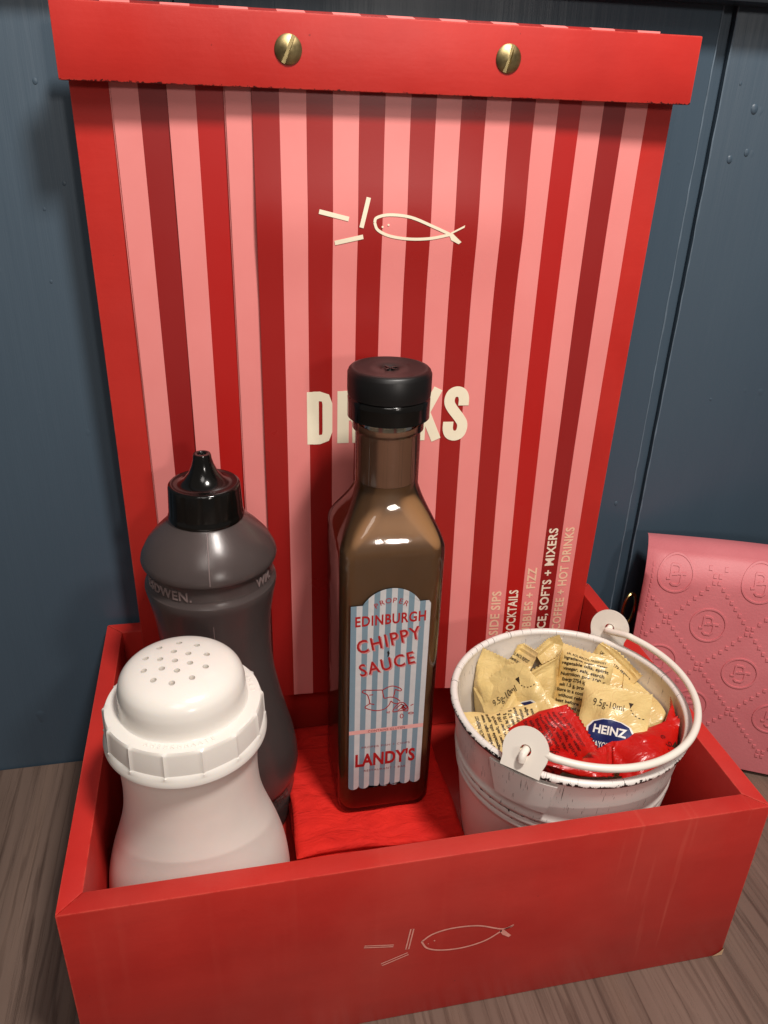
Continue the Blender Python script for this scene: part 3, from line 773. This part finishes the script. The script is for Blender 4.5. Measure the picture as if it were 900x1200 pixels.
bm = bmesh.new(); vs = [bm.verts.new((v[0], v[1], .14795)) for v in V]
for f in F:
    try: bm.faces.new([vs[i] for i in f])
    except ValueError: pass
ex = bmesh.ops.extrude_face_region(bm, geom=list(bm.faces)); bmesh.ops.translate(bm, verts=[v for v in ex['geom'] if isinstance(v, bmesh.types.BMVert)], vec=(0, 0, .00035))
bm_obj('moulded_lettering', bm, M['white_plastic'], lid, False)['kind'] = 'stuff'

# ------------------------------------------------------------------ white enamel bucket
BC = np.array([.2317, .0693]); BZ0 = .0082
buck = thing('bucket', 'small white metal bucket with chipped paint, holding sauce sachets', 'bucket', (BC[0], BC[1], BZ0))
HB, R0, R1 = .1088, .0440, .0570
def brad(z): return R0+(R1-R0)*z/HB
prof = [(.0415, .0030), (.0425, .0004), (R0, 0), (brad(.002), .002)]
for z in np.linspace(.004, .064, 8): prof.append((brad(z), z))
for zc in (.0680, .0730, .0780):
    for t in (-1, -.6, 0, .6, 1): prof.append((brad(zc)+.0009*math.cos(t*math.pi/2), zc+.0018*t))
for z in np.linspace(.083, .104, 5): prof.append((brad(z), z))
rim = []
for t in np.linspace(-70, 200, 13): rim.append((R1-.0004+.0019*math.cos(R(t)), HB-.0018+.0019*math.sin(R(t))))
prof += rim
for z in np.linspace(.104, .003, 14): prof.append((brad(z)-.0011, z))
V, F = lathe(prof, 128, cap0=True); F.append(tuple(reversed([(len(prof)-1)*128+k for k in range(128)])))
bb = mesh_obj('body', V, F, M['enamel'], buck, True, 50)
for a in (R(152), R(70)):        # seams inside
    V, F = tube([((brad(z)-.0014)*math.cos(a), (brad(z)-.0014)*math.sin(a), z) for z in np.linspace(.02, .104, 8)], .0004, 6); mesh_obj('seam', V, F, M['enamel_plain'], bb)
EA = (R(-134), R(46)); ER = .0104
HOLE_Z = HB+.0062
pivots = []
for ea, ti in zip(EA, (R(-28), R(12))):
    ca, sa = math.cos(ea), math.sin(ea); rad = np.array([ca, sa, 0.]); tan = np.array([-sa, ca, 0.]); upv = np.array([0, 0, 1.])
    # lower plate hugging the wall
    V, F = [], []
    nu, nv = 12, 6
    for th in (.0006, .0016):
        for j in range(nv+1):
            z = .0845+(.1035-.0845)*j/nv
            hw = .0165-.004*(1-j/nv)
            for i in range(nu+1):
                u = -hw+2*hw*i/nu; r_ = brad(z)+th; aa = ea+u/r_
                V.append((r_*math.cos(aa), r_*math.sin(aa), z))
    n = (nu+1)*(nv+1)
    for j in range(nv):
        for i in range(nu):
            a = j*(nu+1)+i; F.append((a, a+1, a+nu+2, a+nu+1)); F.append((n+a, n+a+nu+1, n+a+nu+2, n+a+1))
    per = [i for i in range(nu+1)]+[j*(nu+1)+nu for j in range(1, nv+1)]+[nv*(nu+1)+i for i in range(nu-1, -1, -1)]+[j*(nu+1) for j in range(nv-1, 0, -1)]
    for a, b in zip(per, per[1:]+per[:1]): F.append((a, b, n+b, n+a))
    ear = mesh_obj('ear', V, F, M['enamel'], buck)
    # upstanding pierced disc, bent a little outwards
    nrm = rad*math.cos(ti)-upv*math.sin(ti); upd = upv*math.cos(ti)+rad*math.sin(ti)
    base = rad*(R1+(.0030 if ti < 0 else .0024))+upv*(HB-(.0004 if ti < 0 else .0040))
    cen = base+upd*.0092
    pivots.append(cen)
    V, F = [], []; ns = 48
    for side in (-.0005, .0005):
        for ring in (0, 1):
            for k in range(ns):
                t = 2*math.pi*k/ns
                if ring == 0: p = cen+(tan*math.cos(t)+upd*math.sin(t))*.0026
                else:
                    x, y = ER*math.cos(t), ER*math.sin(t)
                    if y < 0: y = max(y*1.1, -.0098); x = math.copysign(max(abs(x), .0092 if abs(x) > .004 else abs(x)), x)
                    p = cen+tan*x+upd*y
                V.append(p+nrm*side)
    for k in range(ns):
        k2 = (k+1) % ns
        F += [(k, ns+k, ns+k2, k2), (2*ns+k, 2*ns+k2, 3*ns+k2, 3*ns+k), (ns+k, 3*ns+k, 3*ns+k2, ns+k2), (k, k2, 2*ns+k2, 2*ns+k)]
    mesh_obj('pierced_disc', V, F, M['wire'], ear)
# wire handle folded down over the rim
hp_ = []
NHA = 48
for i in range(NHA+1):
    t = i/NHA; a = EA[0]+(math.pi)*t
    rr_ = .0545+.0046*math.sin(math.pi*t); z = HB+.0088-.0014*math.sin(math.pi*t)
    hp_.append(np.array([rr_*math.cos(a), rr_*math.sin(a), z]))
for e, idx in ((0, 0), (1, -1)):
    ca, sa = math.cos(EA[e]), math.sin(EA[e]); rad = np.array([ca, sa, 0.])
    c = pivots[e]
    hook = [c-rad*.0045+np.array([0, 0, -.0022]), c-rad*.0012, c+rad*.0032+np.array([0, 0, .0002]), c+rad*.0042+np.array([0, 0, -.003])]
    if e == 0:
        hp_ = [hook[3], hook[2], hook[1], c-rad*.0032+np.array([0, 0, -.0002])]+hp_[3:]
    else: hp_ = hp_[:-3]+[c-rad*.0032+np.array([0, 0, -.0002]), hook[1], hook[2], hook[3]]
V, F = tube(cr(hp_, 3), .00175, 12); mesh_obj('handle', V, F, M['wire'], buck)

# ------------------------------------------------------------------ sauce sachets
def sachet(label, cat_mat, px, z, size, ang, tilt=(0, 0), deco=None, seed=0, fold=0.0, lens=1.0):
    """a filled pouch seen round pixel px when its middle is at height z; tilt turns its face from the viewer"""
    c = on_z(px[0], px[1], z)
    q = CAM-c; q = q/np.linalg.norm(q)
    rx = AX-q*np.dot(AX, q); rx /= np.linalg.norm(rx); uy = np.cross(q, rx)
    rot = Matrix(((rx[0], uy[0], q[0]), (rx[1], uy[1], q[1]), (rx[2], uy[2], q[2]))).to_4x4()
    rot = rot @ Matrix.Rotation(R(tilt[0]), 4, 'X') @ Matrix.Rotation(R(tilt[1]), 4, 'Y') @ Matrix.Rotation(R(ang), 4, 'Z')
    o = thing('sauce_sachet', label, 'sachet', tuple(c), 0, 'sauce sachets in the bucket')
    wd, hg = size; rg = random.Random(seed); ph = [rg.uniform(0, 6.28) for _ in range(8)]
    mw = Matrix.Translation(Vector(c)) @ rot; inv = Matrix.Translation(-Vector(c))
    crimp = .0052
    crs = [(rg.uniform(0, math.pi), rg.uniform(-.006, .006), rg.uniform(.10, .30)*rg.choice((-1, 1))) for _ in range(3)]
    def surf(u, v, side, lift=0.0):
        hx, hy = wd/2, hg/2
        a = max(0, 1-(abs(u)/(hx*.98))**2.4); b = max(0, (hy-crimp-abs(v))/(hy-crimp)) ; b = 1-(1-b)**2.6 if b > 0 else 0
        th = .0034*lens*math.sqrt(a)*b
        wr = .0007*math.sin(v*330+u*140+ph[0])*math.sin(u*210+ph[1])*(.3+b)+.0005*math.sin(u*520-v*260+ph[2])*b
        cr_ = .00025*math.sin(v*5200) if abs(v) > hy-crimp else 0
        bend = fold*(v/hy)**2*.008 + .004*math.sin(u*60+v*45+ph[3])*.5 + .0022*math.sin(v*95+ph[4])
        bend += sum(k_*(math.sqrt((u*math.cos(t_)+v*math.sin(t_)-c_)**2+2e-7)-.006) for t_, c_, k_ in crs)
        zz = bend+cr_+wr*.8+side*(th+.0002)+lift*side
        p = mw @ Vector((u, v, zz))
        dx, dy = p.x-BC[0], p.y-BC[1]; rmax = brad(max(.0, min(HB, p.z-BZ0)))-.0024; r_ = math.hypot(dx, dy)
        if p.z > BZ0+HB-.002: p.z = BZ0+HB-.002+(p.z-BZ0-HB+.002)*.35
        if r_ > rmax:
            s = (rmax+.0)/r_; p.x, p.y = BC[0]+dx*s, BC[1]+dy*s
        return p-Vector(c)
    nu, nv = 26, 44; V, F = [], []
    nt = 11
    for side in (-1, 1):
        for j in range(nv+1):
            for i in range(nu+1):
                u = -wd/2+wd*i/nu; v = -hg/2+hg*j/nv
                if j in (0, nv): v -= math.copysign(.0011*(i % 2), v)
                V.append(surf(u, v, side))
    n = (nu+1)*(nv+1)
    for j in range(nv):
        for i in range(nu):
            a = j*(nu+1)+i; F.append((a, a+nu+1, a+nu+2, a+1)); F.append((n+a, n+a+1, n+a+nu+2, n+a+nu+1))
    per = [i for i in range(nu+1)]+[j*(nu+1)+nu for j in range(1, nv+1)]+[nv*(nu+1)+i for i in range(nu-1, -1, -1)]+[j*(nu+1) for j in range(nv-1, 0, -1)]
    for a, b in zip(per, per[1:]+per[:1]): F.append((a, b, n+b, n+a))
    mesh_obj('pouch', V, F, M[cat_mat], o, True, 40)
    def pr(name, VF, mat, lift):
        V, F = split_long(VF, .0022); mesh_obj(name, [surf(x, y, 1, lift) for x, y in V], F, M[mat], o, smooth=False)
    ink = 'ink' if cat_mat == 'cream_foil' else 'red_ink'
    if deco == 'small_print':
        rows = ['UK, ROI, MALTA: FREEPOST', 'Ingredients: sugar, water', 'vegetable oils, spirit', 'vinegar, salt, starch', 'Nutrition per 100 g', 'Energy 2754 kJ, fat 70 g', 'salt 1.5 g, protein 0.7 g', 'Store in a cool dry place', 'without refrigeration', 'best before see edge', 'once opened use at once', 'keep away from sunlight']
        parts = []; y = hg/2-crimp-.0030; i = 0
        while y > -hg/2+crimp+.001 and i < len(rows):
            parts.append(place2d(text2d(rows[i], .0017, wd*.90*(.84+.16*((i*7) % 5)/4), .026), 0, y)); y -= .0028; i += 1
        pr('small_print', join(*parts), ink, .00022)
    if deco in ('front', 'front_part'):
        kx = [(-.0125, .000), (-.0100, .0034), (-.005, .0052), (0, .0057), (.005, .0052), (.0100, .0034), (.0125, .000), (.0110, -.0125), (-.0110, -.0125)]
        oy = -.0030
        kx = [(x*.84, y*.9) for x, y in kx]
        pr('logo_border', poly2d([(x*1.10, y*1.08+oy) for x, y in kx]), 'white_ink', .00016)
        pr('logo_panel', poly2d([(x, y+oy) for x, y in kx]), 'navy', .00030)
        pr('lettering', place2d(text2d('HEINZ', .0041, .0158, .03), 0, oy-.0022), 'white_ink', .00046)
        pr('lettering', place2d(text2d('MAYONNAISE', .0028, .0166, .02), 0, oy-.0088), 'white_ink', .00046)
        pr('lettering', place2d(text2d('9.5g-10ml', .0038, .0150, .0), -.003, .0078, 0), 'ink', .00022)
        pr('tear_mark', poly2d([(.0062, .0138), (.0086, .0138), (.0074, .0104)]), 'ink', .00022)
        arc = [ribbon([(.0130+.0058*math.cos(R(a)), .0116+.0058*math.sin(R(a))), (.0130+.0058*math.cos(R(a+9)), .0116+.0058*math.sin(R(a+9)))], .0004) for a in range(185, 280, 18)]
        pr('tear_line', join(*arc), 'ink', .00022)
    if deco == 'red_front':
        pr('lettering', place2d(text2d('e 9.5g', .0036, .0130, 0), 0, .006), 'red_ink', .00022)
        pr('tear_mark', poly2d([(-.002, .0125), (.002, .0125), (0, .0088)]), 'ink', .00022)
    return o
CRm, RDm = 'cream_foil', 'red_foil'
S = .00046
sachet('plain cream sachet wedged edge-on against the bucket wall beside the menu', CRm, (566, 806), .0960, (.024, .044), -30, (4, -42), None, 31, .3)
sachet('cream sachet corner printed with fine text poking up behind the one with a weight mark', CRm, (602, 790), .0960, (.022, .036), -28, (-6, -34), 'small_print', 2)
sachet('cream sachet with blank crumpled back folded beside the tall printed one', CRm, (640, 808), .0955, (.030, .034), 30, (-4, 40), None, 4, .9)
sachet('cream sachet with weight mark and half hidden blue logo, leaning towards the menu', CRm, (606, 832), .1000, (.034, .046), 22, (-16, -14), 'front', 3)
sachet('plain cream sachet with a long crimped seam tilted against the bucket wall', CRm, (732, 816), .0965, (.044, .036), -32, (-26, 20), None, 6)
sachet('tall cream sachet covered in rows of black small print', CRm, (680, 806), .1035, (.028, .048), -16, (-10, -8), 'small_print', 5)
sachet('crumpled cream sachet with a blank face beside the red slanted sachet', CRm, (752, 838), .0985, (.026, .038), -28, (-6, 24), None, 13, -.6)
sachet('cream sachet with blue mayonnaise logo between two red sachets', CRm, (717, 850), .1075, (.033, .047), -13, (-6, -4), 'front', 7)
sachet('cream sachet lying upside down with printed back by the pierced bucket ear', CRm, (598, 858), .1035, (.024, .044), 106, (-30, 4), 'small_print', 8)
sachet('cream sachet end sticking up between the tall printed one and the bucket wall', CRm, (655, 782), .0965, (.020, .036), 34, (0, 30), None, 21, .5)
sachet('cream sachet half buried under the one with the long crimped seam', CRm, (712, 800), .0955, (.026, .036), -52, (-14, -26), 'small_print', 22)
sachet('small cream sachet squeezed between the printed upside down one and the red corner', CRm, (632, 838), .0985, (.024, .036), 58, (-20, 22), None, 23, -.5)
sachet('red sachet with printed back and pointed corner in the middle of the bucket', RDm, (645, 868), .1085, (.030, .042), -64, (-12, -18), 'small_print', 9)
sachet('small red sachet end lying flat beneath the handle wire', RDm, (672, 890), .1075, (.020, .036), 86, (-50, 0), 'red_front', 10)
sachet('red sachet lying slanted beside the blue mayonnaise logo', RDm, (768, 884), .1045, (.026, .044), -62, (-22, 14), 'red_front', 11)
sachet('red sachet standing on edge against the bucket wall near the pink bag', RDm, (792, 866), .0985, (.022, .036), -36, (-6, 52), None, 12)

# ------------------------------------------------------------------ pink handbag
bag = thing('handbag', 'pink leather handbag embossed with round monograms, standing on the table by the wall', 'bag', (.318, .157, 0), R(-27))
BWD, BDP, BHT = .205, .034, .1400
def flap(u, v, lift=0.0):
    """point on the flap: u along the bag, v down from its top edge"""
    y = -.0125*math.sin(min(1, v/.150)*math.pi*.62)
    y += .010*max(0, 1-v/.016)**2
    side = max(0, 1-u/.010); y += .0035*side**2
    z = BHT-v-.0002 + .004*math.sin(max(0, u)*18)*max(0, 1-v/.05)
    dv = .002
    return (u, y-lift, z)
nu, nv = 60, 48; V, F = [], []; FL = .1365
for th in (0, .0022):
    for j in range(nv+1):
        for i in range(nu+1):
            x, y, z = flap(BWD*i/nu, FL*j/nv); V.append((x, y+th, z-th*.3))
n = (nu+1)*(nv+1)
for j in range(nv):
    for i in range(nu):
        a = j*(nu+1)+i; F.append((a, a+nu+1, a+nu+2, a+1)); F.append((n+a, n+a+1, n+a+nu+2, n+a+nu+1))
per = [i for i in range(nu+1)]+[j*(nu+1)+nu for j in range(1, nv+1)]+[nv*(nu+1)+i for i in range(nu-1, -1, -1)]+[j*(nu+1) for j in range(nv-1, 0, -1)]
for a, b in zip(per, per[1:]+per[:1]): F.append((a, b, n+b, n+a))
fl = mesh_obj('flap', V, F, M['leather'], bag, True, 60)
# body of the bag behind the flap
V, F = [], []; ns = 24
secs = []
for i in range(13):
    x = .0035+(BWD-.007)*i/12; sec = []
    for z, y0, y1 in ((.0006, .004, BDP-.004), (.004, -.0070, BDP-.0008), (.020, -.0085, BDP), (.070, -.0088, BDP), (.120, -.0015, BDP-.001), (.140, .0045, BDP-.004), (.1475, .012, BDP-.010)):
        sec.append((y0, y1, z))
    sec = [(a, b, z*.925) for a, b, z in sec]
    loop = [(x, a, z) for a, b, z in sec]+[(x, b, z) for a, b, z in reversed(sec)]
    secs.append(loop)
V, F = loft(secs); mesh_obj('body', V, F, M['leather_side'], bag, True, 40)
top = []
for i in range(nu+1):
    for j in range(7):
        t = j/6; x, y, z = flap(BWD*i/nu, 0); top.append((x, y+t*(BDP-.004-y), z+.0018*math.sin(math.pi*t)))
F = [(i*7+j, i*7+j+1, (i+1)*7+j+1, (i+1)*7+j) for i in range(nu) for j in range(6)]
mesh_obj('top_fold', top, F, M['leather'], bag, True, 60)
def relief(name, VF, hgt, parent):
    V, F = split_long(VF, .004)
    bm = bmesh.new(); vs = [bm.verts.new(flap(x, BHT-z, hgt)) for x, z in V]
    for f in F:
        try: bm.faces.new([vs[i] for i in f])
        except ValueError: pass
    ex = bmesh.ops.extrude_face_region(bm, geom=list(bm.faces)); bmesh.ops.translate(bm, verts=[v for v in ex['geom'] if isinstance(v, bmesh.types.BMVert)], vec=(0, .0010, 0))
    return bm_obj(name, bm, M['leather'], parent, True, 30)
def ring(cx, cz, r, w): return ribbon([(cx+r*math.cos(t), cz+r*math.sin(t)) for t in np.linspace(0, 2*math.pi, 41)[:-1]], w, True)
def monogram(cx, cz):
    s = .0099
    p_ = [(-.42, -.28), (-.30, .02), (-.30, .55)]
    strokes = [[(-.50, -.22), (-.30, -.20), (-.28, .02), (-.28, .52)], [(-.28, .52), (.05, .52), (.20, .42), (.20, .16), (.05, .06), (-.28, .04)],
               [(-.10, .10), (.60, .10)], [(.34, .10), (.32, -.40), (.18, -.56), (-.12, -.56), (-.24, -.44)]]
    return join(ring(cx, cz, s, .0009), *[ribbon([(cx+x*s, cz+y*s) for x, y in st], .0011) for st in strokes])
cells = []
for r_ in range(-1, 6):
    for c_ in range(-1, 5):
        cells.append((.0172+.047*c_+(.0235 if r_ % 2 else 0), .1290-.0275*r_))
for cx, cz in cells:
    if .010 < cx < BWD-.012 and .022 < cz < .146 and cz < BHT-.0100: relief('monogram', monogram(cx, cz), .00055, fl)
tre = []
for r_ in range(-1, 6):
    for c_ in range(-2, 6):
        cx, cz = .0172+.047*c_+(.0235 if r_ % 2 else 0)+.0235, .1290-.0275*r_      # crossing points of the trellis
        for sx_, sz_ in ((1, 1), (1, -1)):
            for k in range(8):
                t = (k+.5)/8; x, z = cx+sx_*.0235*t, cz+sz_*.0275*t
                if not (.006 < x < BWD-.004 and .016 < z < BHT-.004): continue
                q = .00095; tre.append(poly2d([(x-q, z-q), (x+q, z-q), (x+q, z+q), (x-q, z+q)]))
o = relief('embossed_trellis', join(*tre), .00055, fl); o['kind'] = 'stuff'
st = []
for i in range(42):
    z = BHT-.006-i*.0031
    if z < .018: break
    st.append(ribbon([(.0040, z), (.0042, z-.0019)], .0007))
o = relief('stitching', join(*st), .0004, fl); o['kind'] = 'stuff'
rg_ = [np.array([-.0025+.0075*math.cos(t)*.5-.0015, .012+.0035*math.cos(t), .093+.0115*math.sin(t)]) for t in np.linspace(0, 2*math.pi, 33)[:-1]]
V, F = tube(rg_, .0011, 10, True); mesh_obj('metal_ring', V, F, M['gold'], bag)
V, F = lathe([(.0001, 0), (.004, .0002), (.0045, .0012), (.003, .002), (.0001, .0021)], 24); o = mesh_obj('rivet', V, F, M['gold'], bag); o.location = (.0034, .014, .100); o.rotation_euler = (0, R(-90), 0)
